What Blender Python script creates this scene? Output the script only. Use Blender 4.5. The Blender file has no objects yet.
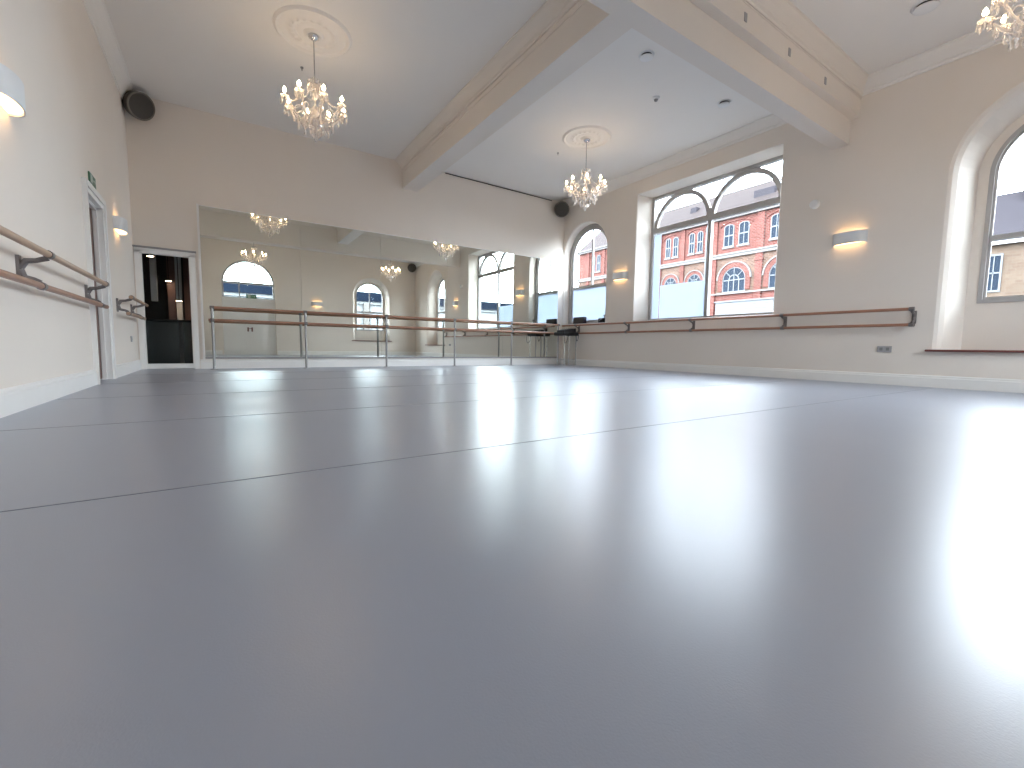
import bpy, math, random
from mathutils import Vector, Matrix
PI = math.pi
random.seed(4)
U = 0.46                      # metres per survey unit; room coordinates below are in survey units
sc = bpy.context.scene
C = sc.collection

# ------------------------------------------------------------------ camera, world, exposure
F_PX = 437.9
yaw, pit, rol = 0.58865, 0.084507, -0.014483
fwd = Vector((math.sin(yaw)*math.cos(pit), math.cos(yaw)*math.cos(pit), -math.sin(pit)))
rgt = Vector((math.cos(yaw), -math.sin(yaw), 0))
dwn = fwd.cross(rgt)
cr, sr = math.cos(rol), math.sin(rol)
r2 = cr*rgt + sr*dwn
d2 = -sr*rgt + cr*dwn
cam_d = bpy.data.cameras.new('camera')
cam = bpy.data.objects.new('camera', cam_d); C.objects.link(cam)
cam_d.sensor_width = 36; cam_d.lens = 36*F_PX/1024; cam_d.clip_start = 0.02; cam_d.clip_end = 300
up, back = -d2, -fwd
cam.matrix_world = Matrix(((r2.x, up.x, back.x, 0), (r2.y, up.y, back.y, 0), (r2.z, up.z, back.z, U), (0, 0, 0, 1)))
sc.camera = cam

SKY = 32.0
EXPOSURE = -0.05
BULB = 80.0
world = bpy.data.worlds.new('overcast_sky'); sc.world = world; world.use_nodes = True
wn = world.node_tree; wn.nodes.clear()
wo = wn.nodes.new('ShaderNodeOutputWorld'); wb = wn.nodes.new('ShaderNodeBackground')
tc = wn.nodes.new('ShaderNodeTexCoord'); sp = wn.nodes.new('ShaderNodeSeparateXYZ')
mr = wn.nodes.new('ShaderNodeMapRange'); mr.inputs['From Min'].default_value = -0.99; mr.inputs['From Max'].default_value = -0.90
mx = wn.nodes.new('ShaderNodeMix'); mx.data_type = 'RGBA'
mx.inputs[6].default_value = (0.50, 0.60, 0.68, 1); mx.inputs[7].default_value = (0.84, 0.93, 1.04, 1)
nz = wn.nodes.new('ShaderNodeTexNoise'); nz.inputs['Scale'].default_value = 2.2; nz.inputs['Detail'].default_value = 5
m2 = wn.nodes.new('ShaderNodeMix'); m2.data_type = 'RGBA'; m2.blend_type = 'MULTIPLY'; m2.inputs[0].default_value = 0.25
wn.links.new(tc.outputs['Generated'], sp.inputs[0]); wn.links.new(sp.outputs['Y'], mr.inputs['Value'])
wn.links.new(mr.outputs[0], mx.inputs[0]); wn.links.new(tc.outputs['Generated'], nz.inputs['Vector'])
wn.links.new(mx.outputs[2], m2.inputs[6]); wn.links.new(nz.outputs['Fac'], m2.inputs[7])
mz = wn.nodes.new('ShaderNodeMapRange'); mz.inputs['From Min'].default_value = 0.42; mz.inputs['From Max'].default_value = 0.9
mz.inputs['To Min'].default_value = SKY; mz.inputs['To Max'].default_value = SKY*0.3     # dimmed overhead so the window reveals catch less light
wn.links.new(sp.outputs['Z'], mz.inputs['Value']); wn.links.new(mz.outputs[0], wb.inputs['Strength'])
wn.links.new(m2.outputs[2], wb.inputs['Color'])
wn.links.new(wb.outputs[0], wo.inputs['Surface'])
sc.view_settings.view_transform = 'Standard'; sc.view_settings.look = 'None'
sc.view_settings.gamma = 1; sc.view_settings.use_curve_mapping = False
sc.view_settings.exposure = EXPOSURE
try:
    sc.cycles.use_denoising = True
    sc.cycles.max_bounces = 14; sc.cycles.diffuse_bounces = 10; sc.cycles.glossy_bounces = 7
    sc.cycles.transparent_max_bounces = 24; sc.cycles.transmission_bounces = 8
    sc.cycles.sample_clamp_indirect = 30.0
    sc.cycles.caustics_reflective = True; sc.cycles.caustics_refractive = False
except Exception:
    pass

# ------------------------------------------------------------------ materials
def mat(name, col, rough=0.6, metal=0.0, noise=0.0, nscale=8.0, bump=0.0, bscale=60.0, spec=0.5, emit=None, es=0.0, coat=0.0):
    m = bpy.data.materials.new(name); m.use_nodes = True
    nt = m.node_tree; b = nt.nodes['Principled BSDF']
    b.inputs['Roughness'].default_value = rough; b.inputs['Metallic'].default_value = metal
    b.inputs['Specular IOR Level'].default_value = spec
    b.inputs['Base Color'].default_value = (*col, 1)
    if coat: b.inputs['Coat Weight'].default_value = coat; b.inputs['Coat Roughness'].default_value = 0.15
    t = nt.nodes.new('ShaderNodeTexCoord')
    if noise:
        n = nt.nodes.new('ShaderNodeTexNoise'); n.inputs['Scale'].default_value = nscale; n.inputs['Detail'].default_value = 4
        r = nt.nodes.new('ShaderNodeMapRange'); r.inputs['To Min'].default_value = 1-noise; r.inputs['To Max'].default_value = 1+noise
        x = nt.nodes.new('ShaderNodeMix'); x.data_type = 'RGBA'; x.blend_type = 'MULTIPLY'; x.inputs[0].default_value = 1
        x.inputs[6].default_value = (*col, 1)
        nt.links.new(t.outputs['Object'], n.inputs['Vector']); nt.links.new(n.outputs['Fac'], r.inputs['Value'])
        nt.links.new(r.outputs[0], x.inputs[7]); nt.links.new(x.outputs[2], b.inputs['Base Color'])
    if bump:
        n2 = nt.nodes.new('ShaderNodeTexNoise'); n2.inputs['Scale'].default_value = bscale; n2.inputs['Detail'].default_value = 3
        bp = nt.nodes.new('ShaderNodeBump'); bp.inputs['Strength'].default_value = bump; bp.inputs['Distance'].default_value = 0.01
        nt.links.new(t.outputs['Object'], n2.inputs['Vector']); nt.links.new(n2.outputs['Fac'], bp.inputs['Height'])
        nt.links.new(bp.outputs[0], b.inputs['Normal'])
    if emit:
        b.inputs['Emission Color'].default_value = (*emit, 1); b.inputs['Emission Strength'].default_value = es
    return m

M = {}
M['wall'] = mat('painted_plaster', (0.765, 0.70, 0.63), 0.75, noise=0.03, nscale=1.5, bump=0.12, bscale=14)
M['ceil'] = mat('ceiling_paint', (0.82, 0.79, 0.75), 0.8, noise=0.02, nscale=1.2)
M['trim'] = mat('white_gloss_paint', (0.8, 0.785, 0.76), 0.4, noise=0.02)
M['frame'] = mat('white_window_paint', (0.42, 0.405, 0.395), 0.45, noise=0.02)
M['oak'] = mat('varnished_beech', (0.34, 0.165, 0.1), 0.35, noise=0.22, nscale=5, coat=0.3)
M['oak2'] = mat('pale_beech', (0.46, 0.3, 0.2), 0.35, noise=0.15, nscale=5, coat=0.3)
M['steel'] = mat('brushed_steel', (0.36, 0.355, 0.35), 0.32, 1.0, noise=0.05)
M['bracket'] = mat('grey_cast_bracket', (0.20, 0.18, 0.175), 0.45, 0.6, noise=0.05)
M['chrome'] = mat('chrome', (0.75, 0.75, 0.76), 0.12, 1.0)
M['dark'] = mat('black_plastic', (0.012, 0.011, 0.012), 0.65, noise=0.1)
M['grille'] = mat('speaker_grille', (0.055, 0.048, 0.04), 0.7, noise=0.3, nscale=150)
M['speaker'] = mat('speaker_shell', (0.06, 0.05, 0.04), 0.55, noise=0.1)
M['spring'] = mat('speaker_rim', (0.16, 0.14, 0.11), 0.5)
M['sill'] = mat('dark_red_wood', (0.16, 0.045, 0.035), 0.35, noise=0.2, nscale=9)
M['brown'] = mat('dark_brown_door', (0.21, 0.115, 0.095), 0.45, noise=0.15, nscale=4)
M['plaster'] = mat('white_plaster_sconce', (0.72, 0.73, 0.74), 0.5, noise=0.02)
M['warm'] = mat('lit_diffuser', (0.9, 0.8, 0.6), 0.5, emit=(1.0, 0.60, 0.27), es=6.0)
M['barlamp'] = mat('bar_downlight_lens', (0.9, 0.8, 0.7), 0.5, emit=(1.0, 0.72, 0.5), es=30.0)
M['bulb'] = mat('candle_bulb', (1, 0.9, 0.7), 0.4, emit=(1.0, 0.72, 0.42), es=BULB)
M['socket'] = mat('grey_socket_plate', (0.36, 0.35, 0.35), 0.4)
M['socket_hole'] = mat('socket_insert', (0.20, 0.20, 0.20), 0.4)
M['white'] = mat('white_plastic', (0.78, 0.78, 0.77), 0.4)
M['green'] = mat('exit_sign_green', (0.035, 0.14, 0.075), 0.4)
M['signwhite'] = mat('exit_sign_white', (0.45, 0.52, 0.46), 0.4)
M['grey'] = mat('grey_plastic', (0.32, 0.31, 0.31), 0.5)
M['navy'] = mat('navy_fascia', (0.004, 0.008, 0.017), 0.6, noise=0.2, nscale=0.7, spec=0.05)
M['pale'] = mat('pale_render', (0.2, 0.21, 0.22), 0.8, noise=0.05, nscale=0.5, spec=0.04)
M['slate'] = mat('slate_roof', (0.03, 0.027, 0.031), 0.7, noise=0.18, nscale=1.1, spec=0.04)
M['roofred'] = mat('weathered_tile_roof', (0.04, 0.032, 0.031), 0.7, noise=0.12, nscale=0.9, spec=0.04)
M['stone_trim'] = mat('pale_stone_band', (0.125, 0.117, 0.112), 0.7, noise=0.08, nscale=2, spec=0.04)
M['asphalt'] = mat('street_asphalt', (0.080, 0.083, 0.090), 0.8, noise=0.1, nscale=2, spec=0.04)
M['darkroom'] = mat('dark_bar_wall', (0.055, 0.043, 0.038), 0.5, noise=0.2, nscale=2)
M['counter'] = mat('black_glossy_counter', (0.030, 0.034, 0.034), 0.25, noise=0.2, nscale=2)
M['darkglass'] = mat('outside_window_glass', (0.01, 0.016, 0.026), 0.5, noise=0.25, nscale=1.2, spec=0.08)
M['shopwhite'] = mat('shop_fascia_white', (0.115, 0.118, 0.122), 0.6, spec=0.04)
M['purple'] = mat('dark_purple_box', (0.035, 0.028, 0.045), 0.5)

def glass_mat(name, tint=(1, 1, 1), gl=0.10):
    m = bpy.data.materials.new(name); m.use_nodes = True; nt = m.node_tree; nt.nodes.clear()
    o = nt.nodes.new('ShaderNodeOutputMaterial'); t = nt.nodes.new('ShaderNodeBsdfTransparent'); g = nt.nodes.new('ShaderNodeBsdfGlossy')
    x = nt.nodes.new('ShaderNodeMixShader'); fr = nt.nodes.new('ShaderNodeLayerWeight'); fr.inputs['Blend'].default_value = 0.5
    t.inputs['Color'].default_value = (*tint, 1); g.inputs['Roughness'].default_value = 0.02
    p5 = nt.nodes.new('ShaderNodeMath'); p5.operation = 'POWER'; p5.inputs[1].default_value = 5
    a = nt.nodes.new('ShaderNodeMath'); a.operation = 'MULTIPLY_ADD'; a.inputs[1].default_value = 0.6; a.inputs[2].default_value = gl+0.002
    nt.links.new(fr.outputs['Facing'], p5.inputs[0]); nt.links.new(p5.outputs[0], a.inputs[0]); nt.links.new(a.outputs[0], x.inputs[0])
    nt.links.new(t.outputs[0], x.inputs[1]); nt.links.new(g.outputs[0], x.inputs[2]); nt.links.new(x.outputs[0], o.inputs['Surface'])
    return m
M['glass'] = glass_mat('window_glass', (0.97, 0.985, 0.98), 0.0)
def crystal_mat():
    m = bpy.data.materials.new('cut_crystal'); m.use_nodes = True; nt = m.node_tree; nt.nodes.clear()
    o = nt.nodes.new('ShaderNodeOutputMaterial'); t = nt.nodes.new('ShaderNodeBsdfTransparent'); g = nt.nodes.new('ShaderNodeBsdfGlossy')
    d = nt.nodes.new('ShaderNodeBsdfTranslucent'); d.inputs['Color'].default_value = (1.0, 0.97, 0.95, 1)
    t.inputs['Color'].default_value = (0.88, 0.86, 0.85, 1); g.inputs['Roughness'].default_value = 0.06
    g.inputs['Color'].default_value = (1, 0.98, 0.96, 1)
    x = nt.nodes.new('ShaderNodeMixShader'); x.inputs[0].default_value = 0.35
    y = nt.nodes.new('ShaderNodeMixShader'); y.inputs[0].default_value = 0.42
    nt.links.new(t.outputs[0], x.inputs[1]); nt.links.new(g.outputs[0], x.inputs[2])
    nt.links.new(x.outputs[0], y.inputs[1]); nt.links.new(d.outputs[0], y.inputs[2]); nt.links.new(y.outputs[0], o.inputs['Surface'])
    return m
M['crystal'] = crystal_mat()
def film_mat():
    m = bpy.data.materials.new('frosted_film'); m.use_nodes = True; nt = m.node_tree; nt.nodes.clear()
    o = nt.nodes.new('ShaderNodeOutputMaterial'); t = nt.nodes.new('ShaderNodeBsdfTranslucent'); d = nt.nodes.new('ShaderNodeBsdfDiffuse')
    t.inputs['Color'].default_value = (0.46, 0.50, 0.56, 1); d.inputs['Color'].default_value = (0.5, 0.54, 0.6, 1)
    x = nt.nodes.new('ShaderNodeMixShader'); x.inputs[0].default_value = 0.25
    nt.links.new(t.outputs[0], x.inputs[1]); nt.links.new(d.outputs[0], x.inputs[2]); nt.links.new(x.outputs[0], o.inputs['Surface'])
    return m
M['film'] = film_mat()
def mirror_mat():
    m = bpy.data.materials.new('mirror_silvering'); m.use_nodes = True; nt = m.node_tree; nt.nodes.clear()
    o = nt.nodes.new('ShaderNodeOutputMaterial'); g = nt.nodes.new('ShaderNodeBsdfGlossy')
    g.inputs['Roughness'].default_value = 0.0; g.inputs['Color'].default_value = (0.80, 0.825, 0.78, 1)
    nt.links.new(g.outputs[0], o.inputs['Surface']); return m
M['mirror'] = mirror_mat()
def floor_mat():
    m = bpy.data.materials.new('grey_vinyl_dance_floor'); m.use_nodes = True; nt = m.node_tree; b = nt.nodes['Principled BSDF']
    t = nt.nodes.new('ShaderNodeTexCoord')
    n = nt.nodes.new('ShaderNodeTexNoise'); n.inputs['Scale'].default_value = 1.1; n.inputs['Detail'].default_value = 5
    r = nt.nodes.new('ShaderNodeMapRange'); r.inputs['To Min'].default_value = 0.27; r.inputs['To Max'].default_value = 0.34
    n2 = nt.nodes.new('ShaderNodeTexNoise'); n2.inputs['Scale'].default_value = 260; n2.inputs['Detail'].default_value = 2
    n3 = nt.nodes.new('ShaderNodeTexNoise'); n3.inputs['Scale'].default_value = 2.5; n3.inputs['Detail'].default_value = 2
    bp = nt.nodes.new('ShaderNodeBump'); bp.inputs['Strength'].default_value = 0.12; bp.inputs['Distance'].default_value = 0.002
    bp2 = nt.nodes.new('ShaderNodeBump'); bp2.inputs['Strength'].default_value = 0.10; bp2.inputs['Distance'].default_value = 0.01
    nt.links.new(t.outputs['Object'], n.inputs['Vector']); nt.links.new(n.outputs['Fac'], r.inputs['Value']); nt.links.new(r.outputs[0], b.inputs['Roughness'])
    nt.links.new(t.outputs['Object'], n2.inputs['Vector']); nt.links.new(n2.outputs['Fac'], bp.inputs['Height'])
    nt.links.new(t.outputs['Object'], n3.inputs['Vector']); nt.links.new(n3.outputs['Fac'], bp2.inputs['Height'])
    nt.links.new(bp.outputs[0], b.inputs['Normal'])
    b.inputs['Base Color'].default_value = (0.275, 0.302, 0.37, 1)
    b.inputs['Specular IOR Level'].default_value = 1.0; b.inputs['IOR'].default_value = 1.68
    return m
M['floor'] = floor_mat()
M['seam'] = mat('floor_seam', (0.19, 0.205, 0.24), 0.5)
def brick_mat(name, c1, c2, mortar, scale, axis):
    m = bpy.data.materials.new(name); m.use_nodes = True; nt = m.node_tree; b = nt.nodes['Principled BSDF']
    g = nt.nodes.new('ShaderNodeNewGeometry'); s = nt.nodes.new('ShaderNodeSeparateXYZ'); c = nt.nodes.new('ShaderNodeCombineXYZ')
    br = nt.nodes.new('ShaderNodeTexBrick'); br.inputs['Scale'].default_value = scale
    br.inputs['Color1'].default_value = (*c1, 1); br.inputs['Color2'].default_value = (*c2, 1); br.inputs['Mortar'].default_value = (*mortar, 1)
    br.inputs['Mortar Size'].default_value = 0.02
    nt.links.new(g.outputs['Position'], s.inputs[0]); nt.links.new(s.outputs[axis], c.inputs['X']); nt.links.new(s.outputs['Z'], c.inputs['Y'])
    n = nt.nodes.new('ShaderNodeTexNoise'); n.inputs['Scale'].default_value = 1.3; n.inputs['Detail'].default_value = 5
    x = nt.nodes.new('ShaderNodeMix'); x.data_type = 'RGBA'; x.blend_type = 'MULTIPLY'; x.inputs[0].default_value = 0.5
    nt.links.new(c.outputs[0], br.inputs['Vector']); nt.links.new(c.outputs[0], n.inputs['Vector'])
    nt.links.new(br.outputs['Color'], x.inputs[6]); nt.links.new(n.outputs['Fac'], x.inputs[7]); nt.links.new(x.outputs[2], b.inputs['Base Color'])
    b.inputs['Roughness'].default_value = 0.85; b.inputs['Specular IOR Level'].default_value = 0.05
    return m
M['brick'] = brick_mat('red_brick', (0.135, 0.045, 0.036), (0.088, 0.026, 0.02), (0.19, 0.135, 0.12), 3.0, 'Y')
M['brick2'] = brick_mat('mixed_stone_brick', (0.13, 0.075, 0.052), (0.075, 0.044, 0.032), (0.19, 0.155, 0.135), 3.0, 'Y')
M['stone'] = brick_mat('brown_rubble_stone', (0.105, 0.072, 0.052), (0.125, 0.092, 0.068), (0.13, 0.105, 0.085), 2.4, 'Y')

# ------------------------------------------------------------------ mesh helpers
class MB:
    def __init__(s, k=U): s.v = []; s.f = []; s.k = k
    def add(s, vs, fs):
        o = len(s.v); s.v += [Vector(p)*s.k for p in vs]; s.f += [[o+i for i in f] for f in fs]; return s
    def box(s, x0, x1, y0, y1, z0, z1):
        return s.add([(x0,y0,z0),(x1,y0,z0),(x1,y1,z0),(x0,y1,z0),(x0,y0,z1),(x1,y0,z1),(x1,y1,z1),(x0,y1,z1)],
                     [(0,3,2,1),(4,5,6,7),(0,1,5,4),(1,2,6,5),(2,3,7,6),(3,0,4,7)])
    def bbox(s, x0, x1, y0, y1, z0, z1, b):      # box with chamfered edges
        def ring(i, z): return [(x0+i,y0+b,z),(x0+b,y0+i,z),(x1-b,y0+i,z),(x1-i,y0+b,z),(x1-i,y1-b,z),(x1-b,y1-i,z),(x0+b,y1-i,z),(x0+i,y1-b,z)]
        rs = [[(p[0]*1.0, p[1]*1.0, z0) for p in ring(b*0.9, z0)], ring(0, z0+b), ring(0, z1-b), ring(b*0.9, z1)]
        return s.loft(rs, True, True)
    def loft(s, rings, closed=True, caps=False):
        n = len(rings[0]); vs = [p for r in rings for p in r]; fs = []
        for i in range(len(rings)-1):
            for j in range(n if closed else n-1):
                a = i*n+j; b = i*n+(j+1) % n
                fs.append((a, b, b+n, a+n))
        if caps: fs.append(tuple(reversed(range(n)))); fs.append(tuple(range((len(rings)-1)*n, len(rings)*n)))
        return s.add(vs, fs)
    def tube(s, pts, r, n=10, caps=True):
        P = [Vector(p) for p in pts]; rings = []
        R = r if isinstance(r, (list, tuple)) else [r]*len(P)
        t0 = (P[1]-P[0]).normalized(); a = Vector((0,0,1)) if abs(t0.z) < .9 else Vector((1,0,0))
        u = t0.cross(a).normalized()
        for i, p in enumerate(P):
            t = (P[min(i+1,len(P)-1)]-P[max(i-1,0)]).normalized()
            u = (u - t*u.dot(t)).normalized(); w = t.cross(u)
            rings.append([tuple(p+R[i]*(math.cos(2*PI*k/n)*u+math.sin(2*PI*k/n)*w)) for k in range(n)])
        return s.loft(rings, True, caps)
    def lathe(s, prof, c=(0,0,0), n=24, axis='z', caps=True):
        rings = []
        for r, h in prof:
            ring = []
            for k in range(n):
                a = 2*PI*k/n; x, y = r*math.cos(a), r*math.sin(a)
                q = {'z': (x, y, h), 'x': (h, x, y), 'y': (x, h, -y)}[axis]
                ring.append((c[0]+q[0], c[1]+q[1], c[2]+q[2]))
            rings.append(ring)
        return s.loft(rings, True, caps)
    def prism(s, poly, axis, a, b):
        def q(p, t): return {'x': (t, p[0], p[1]), 'y': (p[0], t, p[1]), 'z': (p[0], p[1], t)}[axis]
        return s.loft([[q(p, a) for p in poly], [q(p, b) for p in poly]], True, True)
    def build(s, name, m, parent=None, smooth=False, label=None, cat=None, group=None, kind=None, base=True):
        if not s.v: raise ValueError(name)
        lo = Vector([min(p[i] for p in s.v) for i in range(3)]); hi = Vector([max(p[i] for p in s.v) for i in range(3)])
        o0 = Vector(((lo.x+hi.x)/2, (lo.y+hi.y)/2, lo.z)) if base else Vector((0,0,0))
        me = bpy.data.meshes.new(name); me.from_pydata([p-o0 for p in s.v], [], s.f)
        import bmesh
        bm = bmesh.new(); bm.from_mesh(me); bmesh.ops.recalc_face_normals(bm, faces=bm.faces); bm.to_mesh(me); bm.free()
        me.materials.append(M[m] if isinstance(m, str) else m)
        if smooth:
            me.shade_smooth()
            me.set_sharp_from_angle(angle=math.radians(40))
        o = bpy.data.objects.new(name, me); C.objects.link(o)
        o.location = o0 - (wloc(parent) if parent else Vector((0,0,0)))
        if parent: o.parent = parent
        tag(o, label, cat, group, kind); return o
def wloc(o):
    l = Vector(o.location)
    while o.parent: o = o.parent; l += Vector(o.location)
    return l
def tag(o, label=None, cat=None, group=None, kind=None):
    if label: o['label'] = label
    if cat: o['category'] = cat
    if group: o['group'] = group
    if kind: o['kind'] = kind
    return o
def empty(name, loc, label=None, cat=None, group=None, kind=None, k=U, rz=0, parent=None):
    o = bpy.data.objects.new(name, None); C.objects.link(o); o.location = Vector(loc)*k; o.rotation_euler = (0,0,rz)
    o.empty_display_size = 0.1
    if parent: o.parent = parent
    return tag(o, label, cat, group, kind)
def copy_tree(o, parent=None):
    c = o.copy(); C.objects.link(c)
    if parent: c.parent = parent
    for ch in list(o.children): copy_tree(ch, c)
    return c

XL, XR, YF, YR, ZC = -2.41, 17.25, 20.5, -3.4, 9.5
ZG = -2.2                                      # the street outside
# ------------------------------------------------------------------ arched openings
NA = 28
def arch(c, r, spring, bottom):                # outline, left bottom -> over -> right bottom
    return [(c-r, bottom)] + [(c-r*math.cos(PI*i/NA), spring+r*math.sin(PI*i/NA)) for i in range(NA+1)] + [(c+r, bottom)]
def rect(c, r, top, bottom):                   # same point count as an arch, flat head
    return [(c-r, bottom)] + [(c-r+2*r*i/NA, top) for i in range(NA+1)] + [(c+r, bottom)]
def wall_strips(mb, axis, pos, u0, u1, z1, openings):
    """openings: outlines (u,z) lists; wall plane at axis=pos"""
    us = {u0, u1}
    for op in openings:
        for u, z in op: us.add(round(u, 5))
    us = sorted(us)
    def q(u, z): return (pos, u, z) if axis == 'x' else (u, pos, z)
    def quad(a, b, za0, zb0, za1, zb1):
        mb.add([q(a, za0), q(b, zb0), q(b, zb1), q(a, za1)], [(0,1,2,3)])
    for a, b in zip(us[:-1], us[1:]):
        mid = (a+b)/2; hit = None
        for op in openings:
            if op[0][0] < mid < op[-1][0]: hit = op
        if not hit: quad(a, b, 0, 0, z1, z1); continue
        def top(u):
            best = None
            for p, r in zip(hit[1:-2], hit[2:-1]):
                if p[0]-1e-6 <= u <= r[0]+1e-6 and r[0]-p[0] > 1e-9:
                    t = (u-p[0])/(r[0]-p[0]); best = p[1]+t*(r[1]-p[1]) if best is None else best
            return best if best is not None else hit[1][1]
        zb = hit[0][1]
        if zb > 0: quad(a, b, 0, 0, zb, zb)
        quad(a, b, top(a), top(b), z1, z1)
def reveal(mb, axis, rings):
    def q(u, z, p): return (p, u, z) if axis == 'x' else (u, p, z)
    rr = [[q(u, z, p) for u, z in o] for p, o in rings]
    mb.loft(rr, True)
def ring_frame(mb, axis, p0, p1, o_out, o_in):
    def q(u, z, p): return (p, u, z) if axis == 'x' else (u, p, z)
    mb.loft([[q(u, z, p) for u, z in o] for p, o in ((p0, o_out), (p0, o_in), (p1, o_in), (p1, o_out), (p0, o_out))], True)
def pane(mb, axis, p, o):
    def q(u, z): return (p, u, z) if axis == 'x' else (u, p, z)
    mb.add([q(u, z) for u, z in o], [tuple(range(len(o)))])
    mb.add([(lambda t: (t[0]+0.02, t[1], t[2]) if axis == 'x' else (t[0], t[1]+0.02, t[2]))(q(u, z)) for u, z in o], [tuple(range(len(o)))])

# ------------------------------------------------------------------ room shell
fl = MB().box(XL-1.2, XR+1.2, YR-1.2, YF+0.5, -0.25, 0).build('floor', 'floor', kind='structure')
sm = MB()
for y in (3.70, 7.05, 10.4, 13.75, 17.1):
    sm.box(XL+0.1, XR-0.1, y-0.004, y+0.004, 0.0, 0.003)
sm.build('trim_1', 'seam', kind='structure')
MB().box(XL-0.3, XR+0.3, YR-0.3, YF+0.3, ZC, ZC+0.25).build('ceiling', 'ceil', kind='structure')

XW1 = XR+0.45; XW = XR+0.85                                   # plane of the street window frames
# right wall: small arch, big window, near arch
A1 = dict(c=18.72, r=1.77, s=6.25, b=2.38)
B1 = dict(c=11.70, r=3.35, t=8.50, b=2.38)
N1 = dict(c=1.77, r=2.10, s=6.0, b=1.08)
o_a, o_b, o_n = arch(A1['c'], A1['r'], A1['s'], A1['b']), rect(B1['c'], B1['r'], B1['t'], B1['b']), arch(N1['c'], N1['r'], N1['s'], N1['b'])
w = MB(); wall_strips(w, 'x', XR, YR, YF, ZC, [o_a, o_b, o_n])
# narrow rounded arris around each reveal, then the splay back to the frame
reveal(w, 'x', [(XR, o_a), (XR+.06, arch(18.72, 1.74, 6.25, 2.38)), (XR+.18, arch(18.72, 1.73, 6.25, 2.38)), (XW1, arch(18.72, 1.70, 6.25, 2.38))])
reveal(w, 'x', [(XR, o_b), (XR+.04, rect(11.7, 3.32, 8.48, 2.38)), (XW, rect(11.66, 3.12, 8.42, 2.38))])
i_n = arch(1.77, 1.66, 6.0, 1.08)
reveal(w, 'x', [(XR, o_n), (XR+.05, arch(1.77, 2.02, 6.0, 1.08)), (XR+.16, arch(1.77, 1.93, 6.0, 1.08)), (XR+.32, arch(1.77, 1.87, 6.0, 1.08)), (XW, i_n)])
g_n = arch(1.77, 1.42, 6.0, 2.44)
reveal(w, 'x', [(XW, i_n), (XW, g_n), (XW+.1, g_n)])
w.build('wall_right', 'wall', kind='structure', smooth=False)

# left wall with the deep doorway
DY0, DY1, DZ = 13.73, 15.40, 4.36
dl = rect((DY0+DY1)/2, (DY1-DY0)/2, DZ, 0)
w = MB(); wall_strips(w, 'x', XL, YR, YF, ZC, [dl])
w.build('wall_left', 'wall', kind='structure')
# far wall with the bar doorway
FX0, FX1, FZ = -2.22, -0.80, 4.17
df = rect((FX0+FX1)/2, (FX1-FX0)/2, FZ, 0)
w = MB(); wall_strips(w, 'y', YF, XL, XR, ZC, [df])
w.build('wall_back', 'wall', kind='structure')
# rear wall behind the camera: arched double door and arched window (seen in the mirror)
o_d, o_r = arch(2.28, 1.97, 6.1, 0.0), arch(12.72, 1.80, 5.75, 1.42)
w = MB(); wall_strips(w, 'y', YR, XL, XR, ZC, [o_d, o_r])
YW = YR-0.7
reveal(w, 'y', [(YR, o_d), (YR-.3, arch(2.28, 1.93, 6.1, 0.0))])
reveal(w, 'y', [(YR, o_r), (YR-.1, arch(12.72, 1.74, 5.75, 1.42)), (YW, arch(12.72, 1.48, 5.75, 1.42))])
reveal(w, 'y', [(YW, arch(12.72, 1.48, 5.75, 1.42)), (YW, arch(12.72, 1.36, 5.75, 2.42)), (YW-.1, arch(12.72, 1.36, 5.75, 2.42))])
w.build('wall_front', 'wall', kind='structure')

# skirting boards with a moulded top
def skirt_poly(s): return [(0, 0), (s*.055, 0), (s*.055, .27), (s*.035, .29), (s*.035, .325), (s*.012, .35), (0, .35)]
def skirting(name, axis, pos, s, spans):
    m = MB()
    for a, b in spans:
        if axis == 'x': m.loft([[(pos+p[0], t, p[1]) for p in skirt_poly(s)] for t in (a, b)], True, True)
        else: m.loft([[(t, pos+p[0], p[1]) for p in skirt_poly(s)] for t in (a, b)], True, True)
    m.build(name, 'trim', kind='structure')
skirting('baseboard_left', 'x', XL, 1, [(YR, 13.60), (15.66, YF)])
skirting('baseboard_right', 'x', XR, -1, [(YR, YF)])
skirting('baseboard_back', 'y', YF, -1, [(-0.62, XR)])
skirting('baseboard_front', 'y', YR, 1, [(XL, 0.2), (4.35, XR)])

# cornices: profile = (projection, drop) from the wall/ceiling corner
def corn_poly(w_, h_):
    return [(0, 0), (w_, 0), (w_, -.035), (w_*.88, -.05), (w_*.80, -.10*h_/.45), (w_*.55, -.20*h_/.45), (w_*.36, -.30*h_/.45), (w_*.30, -.33*h_/.45), (w_*.30, -.36*h_/.45), (w_*.14, -.39*h_/.45), (w_*.12, -h_), (0, -h_)]
def cornice(m, axis, pos, s, a, b, w_=.33, h_=.36, z=ZC):
    P = corn_poly(w_, h_)
    if axis == 'x': m.loft([[(pos+s*p[0], t, z+p[1]) for p in P] for t in (a, b)], True, True)
    else: m.loft([[(t, pos+s*p[0], z+p[1]) for p in P] for t in (a, b)], True, True)
cm = MB(); cornice(cm, 'x', XL, 1, YR, YF, .30, .52); cm.build('trim_2', 'ceil', kind='structure')
cm = MB(); cornice(cm, 'x', XR, -1, YR, 6.1, .36, .42); cornice(cm, 'x', XR, -1, 6.8, YF, .36, .36); cm.build('trim_3', 'ceil', kind='structure')

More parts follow.
